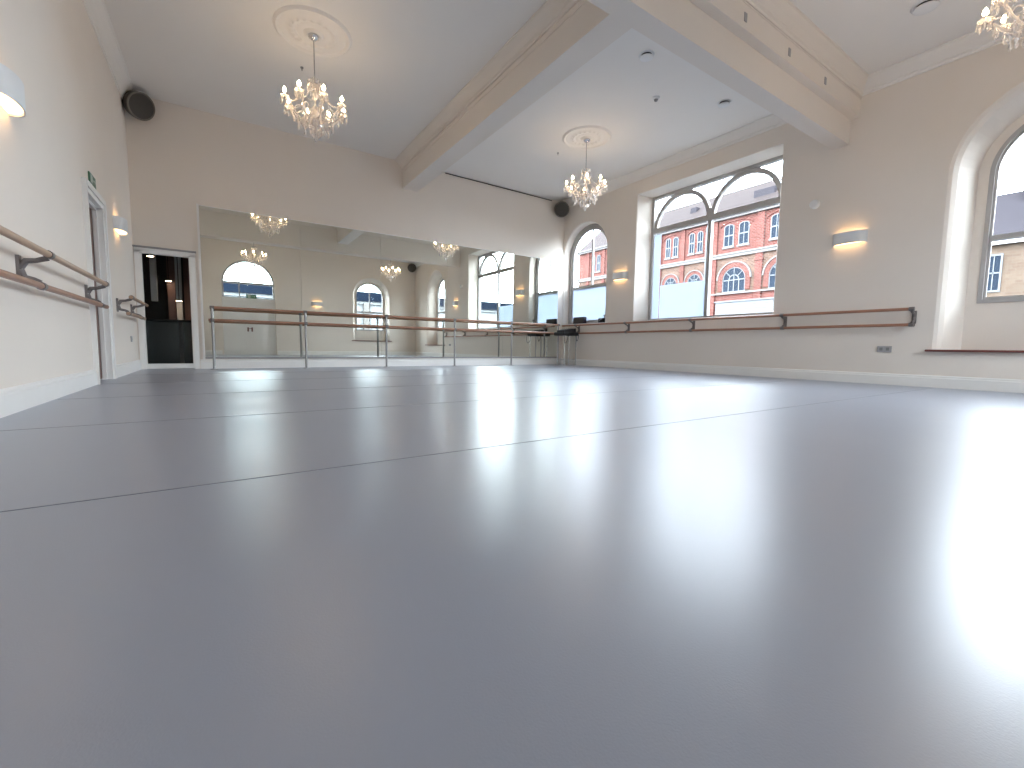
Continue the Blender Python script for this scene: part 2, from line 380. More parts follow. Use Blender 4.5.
# ceiling beams
bm_ = MB(); bm_.box(XL, XR, 6.33, 6.80, 7.70, ZC).box(XL, XR, 6.10, 6.33, 8.46, ZC)
cornice(bm_, 'y', 6.10, -1, XL, XR, .28, .46); cornice(bm_, 'y', 6.80, 1, XL, XR, .28, .30)
bm_.box(XL, XR, 6.085, 6.10, 9.00, 9.03)
cross_beam = bm_.build('ceiling_beam', 'wall', label='deep cross beam with stepped face and small holes, nearest the camera', cat='beam')
for x in (6.3, 8.4, 10.45, 12.57, 14.7):
    h = MB().box(x-.055, x+.055, 6.085, 6.101, 8.62, 8.81); h.build('beam_hole', 'grey', parent=cross_beam)
bm_ = MB(); bm_.box(7.38, 8.10, 6.80, YF, 8.30, ZC)
cornice(bm_, 'x', 7.38, -1, 7.08, YF, .38, .32); cornice(bm_, 'x', 8.10, 1, 7.08, YF, .33, .30)
bm_.box(7.36, 7.38, 6.8, YF, 9.02, 9.06)
bm_.build('ceiling_beam', 'wall', label='long shallower beam running to the mirror wall between the two far chandeliers', cat='beam')

# ------------------------------------------------------------------ windows
def window_obj(n, loc): return empty('window_%d' % n, loc, kind='structure')
# window_1: small arched sash window by the far corner
wn1 = window_obj(1, (XW1, 18.72, 2.38))
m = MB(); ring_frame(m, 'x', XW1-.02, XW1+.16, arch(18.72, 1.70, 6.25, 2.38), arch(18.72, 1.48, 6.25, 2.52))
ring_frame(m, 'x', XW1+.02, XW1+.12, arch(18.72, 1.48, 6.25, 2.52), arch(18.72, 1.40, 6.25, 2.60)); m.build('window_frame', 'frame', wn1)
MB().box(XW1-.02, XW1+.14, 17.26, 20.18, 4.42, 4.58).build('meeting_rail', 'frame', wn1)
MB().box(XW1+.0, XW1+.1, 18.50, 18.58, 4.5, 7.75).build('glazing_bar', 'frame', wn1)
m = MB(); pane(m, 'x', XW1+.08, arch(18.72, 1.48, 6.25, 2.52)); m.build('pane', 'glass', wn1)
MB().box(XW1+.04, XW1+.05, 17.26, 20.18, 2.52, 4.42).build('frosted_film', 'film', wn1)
MB().box(XR-.06, XW1+.02, 16.97, 20.47, 2.33, 2.38).build('window_sill', 'trim', wn1)
# window_2: big square-headed window with two arched lights
wn2 = window_obj(2, (XW, 11.7, 2.38))
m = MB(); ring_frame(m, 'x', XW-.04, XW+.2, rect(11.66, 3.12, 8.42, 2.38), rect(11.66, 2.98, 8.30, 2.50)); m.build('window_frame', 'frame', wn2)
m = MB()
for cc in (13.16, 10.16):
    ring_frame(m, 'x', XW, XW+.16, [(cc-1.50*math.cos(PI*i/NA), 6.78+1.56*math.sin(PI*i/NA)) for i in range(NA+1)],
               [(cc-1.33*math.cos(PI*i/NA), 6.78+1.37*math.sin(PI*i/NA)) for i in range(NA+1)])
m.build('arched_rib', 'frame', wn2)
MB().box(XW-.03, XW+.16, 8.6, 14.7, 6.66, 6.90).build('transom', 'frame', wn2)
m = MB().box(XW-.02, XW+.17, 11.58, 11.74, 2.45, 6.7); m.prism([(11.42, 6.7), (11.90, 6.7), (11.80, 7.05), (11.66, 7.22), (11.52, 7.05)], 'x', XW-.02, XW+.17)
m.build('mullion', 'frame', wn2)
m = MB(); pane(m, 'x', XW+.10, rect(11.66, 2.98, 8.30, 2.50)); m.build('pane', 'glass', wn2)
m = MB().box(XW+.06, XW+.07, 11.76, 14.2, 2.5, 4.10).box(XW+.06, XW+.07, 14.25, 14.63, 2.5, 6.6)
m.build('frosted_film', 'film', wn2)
MB().box(XR-.06, XW+.02, 8.36, 15.04, 2.33, 2.38).build('window_sill', 'trim', wn2)
# window_3: near arched window above a panelled recess
wn3 = window_obj(3, (XW, 1.77, 1.08))
m = MB(); ring_frame(m, 'x', XW-.03, XW+.16, arch(1.77, 1.43, 6.0, 2.43), arch(1.77, 1.33, 6.0, 2.53)); ring_frame(m, 'x', XW+.04, XW+.12, arch(1.77, 1.33, 6.0, 2.53), arch(1.77, 1.27, 6.0, 2.6)); m.build('window_frame', 'frame', wn3)
MB().box(XW, XW+.14, .46, 3.08, 4.16, 4.30).build('meeting_rail', 'frame', wn3)
MB().box(XW+.02, XW+.1, 1.73, 1.81, 2.5, 7.3).build('glazing_bar', 'frame', wn3)
m = MB(); pane(m, 'x', XW+.08, arch(1.77, 1.33, 6.0, 2.53)); m.build('pane', 'glass', wn3)
MB().bbox(XR-.16, XW+.02, -.45, 3.99, 1.04, 1.10, .015).build('window_sill', 'sill', wn3)
# window_4: rear arched window, seen in the mirror
wn4 = window_obj(4, (12.72, YW, 1.42))
m = MB(); ring_frame(m, 'y', YW+.03, YW-.14, arch(12.72, 1.37, 5.75, 2.42), arch(12.72, 1.27, 5.75, 2.52)); m.build('window_frame', 'frame', wn4)
MB().box(11.4, 14.0, YW-.12, YW, 4.16, 4.30).build('meeting_rail', 'frame', wn4)
MB().box(12.68, 12.76, YW-.1, YW-.02, 2.5, 7.0).build('glazing_bar', 'frame', wn4)
m = MB(); pane(m, 'y', YW-.10, arch(12.72, 1.27, 5.75, 2.52)); m.build('pane', 'glass', wn4)
MB().bbox(10.75, 14.7, YW-.02, YR+.14, 1.36, 1.42, .015).build('window_sill', 'sill', wn4)
# window_5: fanlight and transom light over the rear double door
wn5 = window_obj(5, (2.28, YR-.3, 4.9))
m = MB(); ring_frame(m, 'y', YR-.12, YR-.34, arch(2.28, 1.96, 6.1, 4.72), arch(2.28, 1.82, 6.1, 4.86)); m.build('window_frame', 'frame', wn5)
MB().box(.4, 4.16, YR-.32, YR-.16, 6.02, 6.16).build('transom', 'frame', wn5)
MB().box(1.53, 1.62, YR-.3, YR-.2, 4.8, 7.9).build('glazing_bar', 'frame', wn5)
m = MB(); pane(m, 'y', YR-.25, arch(2.28, 1.82, 6.1, 4.86)); m.build('pane', 'glass', wn5)
# daylight portals in the openings (they only guide the sampling of the sky)
def portal(loc, rot, sx, sy):
    l = bpy.data.lights.new('window_portal', 'AREA'); l.shape = 'RECTANGLE'; l.size = sx*U; l.size_y = sy*U
    l.cycles.is_portal = True
    o = bpy.data.objects.new('window_portal', l); C.objects.link(o); o.location = Vector(loc)*U; o.rotation_euler = rot
portal((XW+.3, 18.72, 5.2), (0, PI/2, 0), 6, 3.6)
portal((XW+.3, 11.7, 5.4), (0, PI/2, 0), 6.3, 6.4)
portal((XW+.3, 1.77, 5.0), (0, PI/2, 0), 5.6, 3.2)
portal((12.72, YW-.3, 4.8), (PI/2, 0, 0), 3.2, 5.2)
portal((2.28, YR-.5, 6.4), (PI/2, 0, 0), 4, 3.6)

# ------------------------------------------------------------------ doors
# door_1: deep doorway in the left wall with a dark brown door leaf
d1 = empty('door_1', (XL, 14.75, 0), kind='structure')
m = MB()
def casing(m, y0, y1, z1, wd, x, s, near):            # architrave, two stepped strips
    for o_, i_, t in ((wd, wd*.45, .09), (wd*.5, 0, .055)):
        m.box(min(x, x+s*t), max(x, x+s*t), y0-o_*near/wd, y0-i_*near/wd, 0, z1+o_); m.box(min(x, x+s*t), max(x, x+s*t), y1+i_, y1+o_, 0, z1+o_)
        m.box(min(x, x+s*t), max(x, x+s*t), y0-i_, y1+i_, z1+i_, z1+o_)
casing(m, DY0, DY1, DZ, .24, XL, 1, .10); m.build('architrave', 'trim', d1)
m = MB().box(XL-.62, XL, DY1, DY1+.08, 0, DZ).box(XL-.62, XL, DY0-.08, DY0, 0, DZ).box(XL-.62, XL, DY0-.08, DY1+.08, DZ, DZ+.08)
m.box(XL-.14, XL-.06, DY1-.05, DY1, 0, DZ).box(XL-.14, XL-.06, DY0, DY1, DZ-.07, DZ); m.build('door_lining', 'trim', d1)
leaf = MB().box(XL-.26, XL-.16, DY0, DY1, .02, DZ)
for z0, z1 in ((.3, 1.8), (2.1, 4.0)):
    for y0, y1 in ((DY0+.2, DY0+.7), (DY0+.9, DY0+1.4)): leaf.box(XL-.16, XL-.13, y0, y1, z0, z1)
lf = leaf.build('door_leaf', 'brown', d1); MB().tube([(XL-.20, DY0+.12, 2.05), (XL-.12, DY0+.12, 2.05), (XL-.12, DY0+.32, 2.05)], .02, 8).build('door_handle', 'steel', lf)
# door_2: glazed doorway to the dark bar in the mirror wall
d2o = empty('door_2', ((FX0+FX1)/2, YF, 0), kind='structure')
m = MB()
m.box(FX0-.16, FX0, YF-.05, YF+.4, 0, FZ+.05).box(FX1, FX1+.16, YF-.05, YF+.4, 0, FZ+.05).box(FX0-.16, FX1+.16, YF-.05, YF+.4, FZ, FZ+.14)
m.build('door_frame', 'trim', d2o)
MB().bbox(FX0-.19, FX1+.2, YF-.11, YF+.02, FZ+.14, FZ+.20, .01).build('head_moulding', 'grey', d2o)
m = MB().box(FX0, FX1, YF-.01, YF+.08, .02, .20).box(FX0, FX0+.04, YF-.01, YF+.08, .2, FZ).box(FX1-.04, FX1, YF-.01, YF+.08, .2, FZ).box(FX0, FX1, YF-.01, YF+.08, FZ-.04, FZ)
m.build('door_rail', 'trim', d2o)
m = MB(); m.box(FX0+.04, FX1-.04, YF+.03, YF+.04, .2, FZ-.04); m.build('pane', 'glass', d2o)
# the dark bar room behind it
x0, x1, y0, y1, z1 = -3.5, 2.6, YF+.01, 28.5, 5.6
MB().box(x0-.2, x1+.2, y1, y1+.2, 0, z1).build('wall_5', 'darkroom', kind='structure')
MB().box(x0-.2, x0, y0, y1, 0, z1).box(x0, XL-.02, y0, y0+.2, 0, z1).build('wall_6', 'darkroom', kind='structure')
MB().box(x1, x1+.2, y0, y1, 0, z1).build('wall_7', 'darkroom', kind='structure')
MB().box(x0-.2, x1+.2, YF+.5, y1+.2, -.25, -.0).build('floor', 'darkroom', kind='structure')
MB().box(x0-.2, x1+.2, y0, y1+.2, z1, z1+.2).build('ceiling', 'darkroom', kind='structure')
bc = empty('bar_counter', (-1.5, 23.6, 0), 'black glossy bar counter seen through the glazed doorway', 'counter')
MB().box(-2.6, 1.0, 22.6, 23.6, 0, 1.82).build('counter_body', 'counter', bc)
MB().bbox(-2.7, 1.1, 22.5, 23.75, 1.82, 1.90, .02).build('counter_top', 'dark', bc)
MB().box(-1.36, -1.22, 22.55, 22.6, 0, 1.82).build('counter_edge', 'darkroom', bc)
for x, y, wd, zt, lb in ((-2.26, 24.6, .22, 5.6, 'pale lit post behind the bar counter, left one'), (-1.42, 24.9, .22, 5.6, 'pale lit post behind the bar counter, right one')):
    m = MB(); m.bbox(x-wd/2, x+wd/2, y-.12, y+.12, 2.75 if x < -1.5 else 1.95, zt, .02); m.build('bar_post', 'plaster', label=lb, cat='post')
m = MB(); m.box(-1.86, -1.58, 25.4, 25.8, 0, 5.6); m.box(-1.88, -1.56, 25.36, 25.4, 2.2, 2.26); m.build('bar_panel', 'brown', label='dark brown panel between the two pale posts in the bar', cat='panel')  # plain box for the dark brown panel between the posts
MB().box(-1.25, -.5, 25.2, 25.5, 0, 5.6).build('bar_panel', 'brown', label='dark brown panel at the right edge of the bar doorway', cat='panel')  # plain box for the reddish-brown door panel on the right
bl = bpy.data.lights.new('bar_fill_light', 'AREA'); bl.size = .5; bl.energy = 38; bl.color = (1, .93, .85)  # unseen area light added to brighten the posts in the bar
blo = bpy.data.objects.new('bar_fill_light', bl); C.objects.link(blo); blo.location = Vector((-.2, 22.4, 6.0))*U; blo.rotation_euler = (.35, .35, 0)
def bar_light(x, y, z, lb):
    o = empty('bar_downlight', (x, y, z), lb, 'light', 'lit downlights in the dark bar')
    MB().lathe([(.001, z+.05), (.13, z+.05), (.13, z), (.001, z)], (x, y, 0), 14).build('housing', 'dark', o)
    MB().tube([(x, y, z+.05), (x, y, 5.6)], .015, 6).build('stem', 'dark', o)
    MB().lathe([(.001, z-.002), (.105, z-.002), (.105, z-.012), (.001, z-.012)], (x, y, 0), 14).build('lit_lens', 'barlamp', o)
bar_light(-2.14, 22.6, 4.36, 'small lit warm downlight at the top left of the dark doorway')
bar_light(-1.78, 25.0, 3.7, 'small lit warm downlight in the middle of the dark doorway')
bar_light(-1.40, 24.3, 2.80, 'small lit warm lamp before the right post of the bar')
# door_3: rear panelled double door under the fanlight
d3 = empty('door_3', (2.28, YR-.2, 0), kind='structure')
m = MB().box(.33, .47, YR-.34, YR-.1, 0, 4.86).box(4.09, 4.23, YR-.34, YR-.1, 0, 4.86).box(.33, 4.23, YR-.34, YR-.08, 4.62, 4.86); m.build('door_frame', 'trim', d3)
for x0, x1, hx in ((.47, 2.28, 2.13), (2.28, 4.09, 2.43)):
    m = MB().box(x0, x1, YR-.28, YR-.20, 0, 4.62)
    if x0 < 1: m.box(2.23, 2.33, YR-.20, YR-.175, 0, 4.62)
    for a, b in ((.3, 1.6), (1.85, 4.3)):
        ring_frame(m, 'y', YR-.20, YR-.165, rect((x0+x1)/2, .68, b, a), rect((x0+x1)/2, .60, b-.08, a+.08))
        m.box((x0+x1)/2-.5, (x0+x1)/2+.5, YR-.20, YR-.18, a+.18, b-.18)
    lf = m.build('door_leaf', 'trim', d3)
    MB().box(hx-.06, hx+.06, YR-.20, YR-.17, 2.0, 2.36).tube([(hx, YR-.17, 2.25), (hx, YR-.09, 2.25), (hx+(.2 if hx < 2.28 else -.2), YR-.09, 2.25)], .02, 8).build('door_handle', 'brown', lf)

# exit signs
def exit_sign(name, loc, axis, s, W, Hh, label):
    o = empty(name, loc, label, 'sign')
    x, y, z = loc
    def bx(m, u0, u1, z0, z1, d0, d1):
        if axis == 'x': m.box(min(x+s*d0, x+s*d1), max(x+s*d0, x+s*d1), y+u0, y+u1, z+z0, z+z1)
        else: m.box(x+u0, x+u1, min(y+s*d0, y+s*d1), max(y+s*d0, y+s*d1), z+z0, z+z1)
        return m
    bx(MB(), -W/2, W/2, 0, Hh, 0, .03).build('sign_plate', 'green', o)
    m = MB(); k = Hh/.3
    bx(m, -W*.36, -W*.14, .04*k, .26*k, .03, .036)                       # doorway
    m2_ = m
    bx(m2_, .02*W, .30*W, .135*k, .165*k, .03, .036)                      # arrow shaft
    def tri(p):
        q = [((x+s*.03) if axis == 'x' else x+a, (y+a) if axis == 'x' else y+s*.03, z+b) for a, b in p]
        q2 = [((t[0]+s*.006) if axis == 'x' else t[0], t[1] if axis == 'x' else t[1]+s*.006, t[2]) for t in q]
        m.loft([q, q2], True, True)
    tri([(.28*W, .08*k), (.40*W, .15*k), (.28*W, .22*k)])
    # running figure
    tri([(-.10*W, .20*k), (-.04*W, .20*k), (-.04*W, .245*k), (-.10*W, .245*k)])
    tri([(-.12*W, .11*k), (-.05*W, .11*k), (-.04*W, .19*k), (-.10*W, .19*k)])
    tri([(-.12*W, .11*k), (-.13*W, .04*k), (-.10*W, .04*k), (-.08*W, .11*k)])
    tri([(-.08*W, .11*k), (-.01*W, .06*k), (.0*W, .085*k), (-.05*W, .12*k)])
    m.build('pictogram', 'signwhite', o)
    return o
exit_sign('exit_sign', (XL, 14.62, 4.70), 'x', 1, .62, .24, 'small green and white exit sign above the left wall doorway')
exit_sign('exit_sign', (2.45, YR-.08, 4.84), 'y', 1, .75, .32, 'green exit sign over the double doors, seen in the mirror')

# ------------------------------------------------------------------ mirror
mi = empty('wall_mirror', (8.2, YF, .44), 'wide panelled wall mirror covering the far wall behind the floor barre', 'mirror')
xs = [-.46, 2.95, 6.30, 9.65, 13.0, 16.85]
for a, b in zip(xs[:-1], xs[1:]):
    MB().box(a+.004, b-.004, YF-.045, YF-.01, .45, 6.07).build('mirror_panel', 'mirror', mi)
m = MB().box(-.53, -.46, YF-.075, YF, .35, 6.12); m.box(-.53, 16.87, YF-.055, YF, 6.07, 6.095)
m.build('mirror_frame', 'trim', mi)
MB().box(-.46, 16.87, YF-.06, YF, .38, .45).build('bottom_channel', 'grey', mi)

# ------------------------------------------------------------------ barres
RB = .048
def wood_bar(name, a, b, parent, m='oak', r=RB):
    return MB().tube([a, b], r, 14).build(name, m, parent, smooth=True)
fb = empty('floor_barre', (8, 19.8, 0), 'freestanding double ballet barre on steel posts in front of the mirror', 'ballet barre')
wood_bar('upper_rail', (-.24, 19.8, 2.30), (16.45, 19.8, 2.30), fb)
wood_bar('lower_rail', (-.30, 19.72, 1.83), (16.45, 19.72, 1.83), fb)
for x in (-.18, 2.98, 6.33, 9.75, 13.15, 16.4):
    p = MB().tube([(x, 19.8, 0), (x, 19.8, 2.26)], .045, 14).build('post', 'steel', fb, smooth=True)
    MB().lathe([(.001, 0), (.13, 0), (.13, .015), (.06, .03), (.001, .03)], (x, 19.8, 0), 18).build('foot_plate', 'steel', p)
    MB().tube([(x-.07, 19.8, 2.30), (x+.07, 19.8, 2.30)], .062, 14).build('rail_clamp', 'bracket', p, smooth=True)
    MB().tube([(x-.06, 19.72, 1.83), (x+.06, 19.72, 1.83)], .062, 14).build('rail_clamp', 'bracket', p, smooth=True)
def bracket(m, axis_x, s, y, zu, zl, du, dl):
    """C-shaped cast bracket: wall plate, curved arm up to the outer rail, short arm to the lower rail"""
    zc = (zu+zl)/2
    m.box(min(axis_x, axis_x+s*.04), max(axis_x, axis_x+s*.04), y-.05, y+.05, zc-.19, zc+.19)
    up_ = [(axis_x+s*.03, y, zc+.02), (axis_x+s*.10, y, zc+.12), (axis_x+s*du*.6, y, zu-.10), (axis_x+s*(du-.01), y, zu-.05)]
    lo_ = [(axis_x+s*.03, y, zc-.02), (axis_x+s*.07, y, zc-.12), (axis_x+s*dl*.7, y, zl+.09), (axis_x+s*(dl-.01), y, zl+.05)]
    m.tube(up_, [.05, .042, .035, .04], 10); m.tube(lo_, [.05, .042, .035, .04], 10)
    m.tube([(axis_x+s*du, y-.06, zu), (axis_x+s*du, y+.06, zu)], .06, 12); m.tube([(axis_x+s*dl, y-.06, zl), (axis_x+s*dl, y+.06, zl)], .06, 12)
def wall_barre(x, s, y0, y1, ys, du, dl, zu, zl, label, mu='oak', ml='oak', ext=0.0):
    o = empty('wall_barre', (x, (y0+y1)/2, 0), label, 'ballet barre')
    for nm, d, z, mm in (('upper_rail', du, zu, mu), ('lower_rail', dl, zl, ml)):
        wood_bar(nm, (x+s*d, y0, z), (x+s*d, y1+(ext if nm == 'lower_rail' else 0), z), o, mm)
    for y in ys:
        m = MB(); bracket(m, x, s, y, zu, zl, du, dl); m.build('bracket', 'bracket', o, smooth=True)
    return o
wall_barre(XR, -1, 4.27, 20.1, (4.32, 7.9, 11.62, 15.27, 18.95), .30, .20, 2.28, 1.825, 'long double ballet barre on the right wall below the windows', 'oak', 'oak')
wall_barre(XL, 1, .8, 13.42, (1.6, 5.5, 9.40, 13.33), .34, .24, 2.27, 1.80, 'double ballet barre on the left wall nearest the camera', 'oak2', 'oak', .5)
wall_barre(XL, 1, 16.75, 20.1, (16.85, 19.3), .34, .26, 2.27, 1.80, 'short double ballet barre on the left wall beyond the brown door', 'oak2', 'oak2')

# ------------------------------------------------------------------ wall lights
def sconce(loc, rz, label, group='plaster wall uplighters'):
    """half-oval plaster shell, open above and below, a lit diffuser inside; built at the origin, wall at -y"""
    o = empty('wall_light', loc, label, 'wall light', group, rz=rz)
    if not hasattr(sconce, 'me'):
        W, D, Hh, n = .215, .115, .17, 20
        def prof(k, z, yo=0): return [(k*W*math.cos(PI*i/n), yo+k*D*max(0, math.sin(PI*i/n))**.75, z) for i in range(n+1)]
        m = MB(k=1); m.loft([prof(1, 0), prof(1.0, Hh), prof(.92, Hh), prof(.92, 0), prof(1, 0)], False)
        a = m.build('shell', 'plaster', smooth=True, base=False)
        m = MB(k=1)
        m.add(prof(.90, .012), [tuple(range(n+1))]); b = m.build('lower_diffuser', 'warm', base=False)
        m = MB(k=1)
        m.add(prof(.90, Hh-.018), [tuple(range(n+1))]); c = m.build('upper_diffuser', 'warm', base=False)
        sconce.me = (a.data, b.data, c.data)
        for t in (a, b, c): bpy.data.objects.remove(t)
    for nm, me in zip(('shell', 'lower_diffuser', 'upper_diffuser'), sconce.me):
        c = bpy.data.objects.new(nm, me); C.objects.link(c); c.parent = o
    return o
sconce((XR, 6.10, 4.50), PI/2, 'white curved wall light on the right wall between the big window and the near arch')
sconce((XR, 15.95, 4.50), PI/2, 'white curved wall light between the small arched window and the big window')
sconce((XL, 9.12, 4.22), -PI/2, 'white curved wall light at the left edge, above the near left barre')
sconce((XL, 17.55, 4.22), -PI/2, 'white curved wall light between the brown door and the far left corner')
sconce((7.68, YR, 4.52), 0, 'white curved wall light on the rear wall, seen in the mirror')

# ------------------------------------------------------------------ speakers
def speaker(loc, aim, label):
    o = empty('wall_speaker', loc, label, 'speaker', 'round dark speakers high in the corners')
    d = Vector(aim).normalized(); q = d.to_track_quat('Z', 'Y')
    def place(mb, nm, mt):
        mb.v = [q @ p for p in mb.v]
        return mb.build(nm, mt, None, smooth=True, base=False)
    prof = [(.001, -.15), (.07, -.145), (.13, -.11), (.175, -.05), (.195, .02), (.200, .08), (.192, .10)]
    parts = [place(MB(k=1).lathe(prof, n=32), 'shell', 'speaker'),
             place(MB(k=1).lathe([(.192, .085), (.200, .10), (.192, .112), (.178, .112), (.178, .095)], n=32, caps=False), 'rim', 'spring'),
             place(MB(k=1).lathe([(.178, .098), (.12, .112), (.001, .116)], n=32), 'grille', 'grille'),
             place(MB(k=1).tube([(0, 0, -.14), (0, .02, -.21)], .028, 10), 'bracket', 'dark')]
    for p in parts: p.parent = o
    return o
speaker((XL+.37, YF-.42, 8.99), (.75, -.9, -.45), 'round dark brown speaker high in the far left corner')
speaker((XR-.60, YF-.42, 8.95), (-.6, -.9, -.5), 'round dark speaker high in the far right corner by the small arched window')
speaker((XR-.50, YR+.48, 8.95), (-.75, .9, -.45), 'round dark speaker high in a rear corner, seen in the mirror')

# ------------------------------------------------------------------ ceiling things
def rose(x, y, label):
    z = ZC*U; P = [(.001, -.030), (.06, -.034), (.085, -.045), (.10, -.034), (.12, -.018), (.17, -.022), (.19, -.012), (.215, -.010), (.235, -.026), (.262, -.030), (.285, -.012), (.33, -.008), (.39, -.008), (.405, -.022), (.425, -.028), (.445, -.016), (.458, 0.0)]
    n = 72; m = MB(k=1); rings = []
    for i, (r, h) in enumerate(P):
        ring = []
        for k in range(n):
            a = 2*PI*k/n; hh = h
            if i in (8, 9): hh = h*(1+.28*math.cos(18*a))
            ring.append((x*U+r*math.cos(a), y*U+r*math.sin(a), z+hh))
        rings.append(ring)
    m.loft(rings, True, True)
    return m.build('ceiling_rose', 'ceil', smooth=True, label=label, cat='ceiling rose', group='moulded plaster ceiling roses')

def make_chandelier():
    """at the origin, ceiling at z=0, metres"""
    o = empty('chandelier', (0,0,0)); r_ = random.Random(7)
    B = dict(base=False)
    MB(k=1).lathe([(.001, -.034), (.058, -.034), (.065, -.045), (.06, -.062), (.03, -.085), (.008, -.092), (.001, -.092)], n=24).build('ceiling_cup', 'chrome', o, smooth=True, **B)
    MB(k=1).tube([(0,0,-.09), (0,0,-.62)], .0065, 8).build('rod', 'steel', o, smooth=True, **B)
    col = [(.001, -.60), (.014, -.605), (.018, -.63), (.012, -.65), (.012, -.70), (.026, -.73), (.034, -.76), (.02, -.80), (.012, -.83), (.014, -.88), (.04, -.91), (.055, -.95), (.04, -.985), (.018, -1.0), (.018, -1.03), (.045, -1.06), (.06, -1.075), (.05, -1.10), (.02, -1.13), (.016, -1.17), (.03, -1.20), (.022, -1.235), (.001, -1.25)]
    MB(k=1).lathe(col, n=16).build('column', 'crystal', o, smooth=True, **B)
    MB(k=1).lathe([(.001, -.985), (.03, -.985), (.033, -1.0), (.03, -1.015), (.001, -1.015)], n=16).build('arm_hub', 'chrome', o, smooth=True, **B)
    # crown dishes
    for nm, z, r in (('crown_dish', -.655, .085), ('bottom_dish', -1.055, .13)):
        MB(k=1).lathe([(.012, z-.012), (r*.6, z-.008), (r, z+.008), (r+.004, z+.014), (r*.6, z), (.012, z-.004)], n=20, caps=False).build(nm, 'crystal', o, smooth=True, **B)
    drop_me = MB(k=1)
    drop_me.lathe([(.0008, .0), (.0045, -.006), (.0045, -.010), (.001, -.014), (.004, -.022), (.0095, -.045), (.0085, -.056), (.0008, -.072)], n=6, caps=True)
    d0 = drop_me.build('crystal_drop', 'crystal', None, base=False); dm = d0.data; bpy.data.objects.remove(d0)
    ndrop = [0]; extra = MB(k=1)
    def drop(x, y, z, s=1.0, par=o):
        c = bpy.data.objects.new('crystal_drop', dm); C.objects.link(c); c.parent = par; c.location = (x, y, z); c.scale = (s*1.5, s*1.5, s*1.35); c.rotation_euler = (0, 0, r_.random()*3)
        ndrop[0] += 1
    def beads(m, a, b, sag, n):
        a, b = Vector(a), Vector(b)
        for i in range(n+1):
            t = i/n; p = a.lerp(b, t) - Vector((0, 0, sag*4*t*(1-t))); r = .0080
            m.add([(p.x+r,p.y,p.z),(p.x,p.y+r,p.z),(p.x-r,p.y,p.z),(p.x,p.y-r,p.z),(p.x,p.y,p.z+r),(p.x,p.y,p.z-r)],
                  [(0,1,4),(1,2,4),(2,3,4),(3,0,4),(1,0,5),(2,1,5),(3,2,5),(0,3,5)])
    N = 8; R = .355; ph = math.radians(6)
    for k in range(N):
        a = ph+2*PI*k/N; ca, sa = math.cos(a), math.sin(a)
        pts = []
        for i in range(15):                                    # S-curved glass arm
            t = i/14; r = .03+(R-.03)*t; z = -1.0 - .075*math.sin(PI*min(1, t*1.25)) + .10*max(0, t-.45)**1.3*2.2 + .04*math.sin(PI*t)*(t < .5)*0
            pts.append((r*ca, r*sa, z))
        ztip = pts[-1][2]
        arm = MB(k=1).tube(pts, .0115, 8).build('arm', 'crystal', o, smooth=True, **B)
        # curl rising from the arm
        cpts = [((R*.55+.05*math.cos(q))*ca, (R*.55+.05*math.cos(q))*sa, -.985+.05*math.sin(q)) for q in [i*.45 for i in range(10)]]
        MB(k=1).tube(cpts, .008, 6).build('arm_scroll', 'crystal', arm, smooth=True, **B)
        cx, cy = R*ca, R*sa
        MB(k=1).lathe([(.008, ztip-.008), (.03, ztip), (.048, ztip+.016), (.052, ztip+.022), (.03, ztip+.010), (.008, ztip+.004)], (cx, cy, 0), 14, caps=False).build('drip_pan', 'crystal', arm, smooth=True, **B)
        MB(k=1).lathe([(.001, ztip), (.012, ztip), (.012, ztip+.06), (.001, ztip+.06)], (cx, cy, 0), 12).build('candle_tube', 'white', arm, smooth=True, **B)
        zb = ztip+.062
        MB(k=1).lathe([(.001, zb), (.009, zb), (.019, zb+.014), (.021, zb+.028), (.014, zb+.048), (.005, zb+.066), (.001, zb+.070)], (cx, cy, 0), 12).build('bulb', 'bulb', arm, smooth=True, **B)
        for j in range(5):
            q = a+2*PI*j/5+.4; drop(cx+.047*math.cos(q), cy+.047*math.sin(q), ztip+.014, .95)
        for q_ in (5, 8, 11): drop(pts[q_][0], pts[q_][1], pts[q_][2]-.006, 1.1)
        m = MB(k=1); a2 = ph+2*PI*(k+1)/N
        beads(m, (cx*.96, cy*.96, ztip+.012), (.96*R*math.cos(a2), .96*R*math.sin(a2), ztip+.012), .075, 15)
        beads(m, (cx*.95, cy*.95, ztip+.012), (.08*ca, .08*sa, -.65), .10, 20)
        m.build('bead_chain', 'crystal', o, **B)
        drop(.13*math.cos(a), .13*math.sin(a), -1.05, 1.1)
        q = a+PI/N; drop(.20*math.cos(q), .20*math.sin(q), -1.09, 1.15)
    m = MB(k=1)                                                # ring carrying the lower drops
    m.tube([(.20*math.cos(2*PI*i/24), .20*math.sin(2*PI*i/24), -1.088) for i in range(25)], .003, 5)
    for i in range(4):
        q = ph+i*PI/2; m.tube([(.02*math.cos(q), .02*math.sin(q), -1.08), (.2*math.cos(q), .2*math.sin(q), -1.088)], .0028, 5)
    m.build('drop_ring', 'chrome', o, **B)
    for i in range(8):
        q = 2*PI*i/8; drop(.05*math.cos(q), .05*math.sin(q), -1.15, 1.2)
    for i in range(6):
        q = 2*PI*i/6
        MB(k=1).tube([(.02*math.cos(q), .02*math.sin(q), -.66), (.06*math.cos(q), .06*math.sin(q), -.635), (.082*math.cos(q), .082*math.sin(q), -.60), (.06*math.cos(q), .06*math.sin(q), -.57), (.04*math.cos(q), .04*math.sin(q), -.585)], .009, 6).build('crown_scroll', 'crystal', o, smooth=True, **B)
        drop(.082*math.cos(q), .082*math.sin(q), -.66, .9)
    MB(k=1).lathe([(.001, -1.25), (.022, -1.27), (.026, -1.29), (.015, -1.315), (.001, -1.33)], n=8).build('bottom_finial', 'crystal', o, **B)
    return o
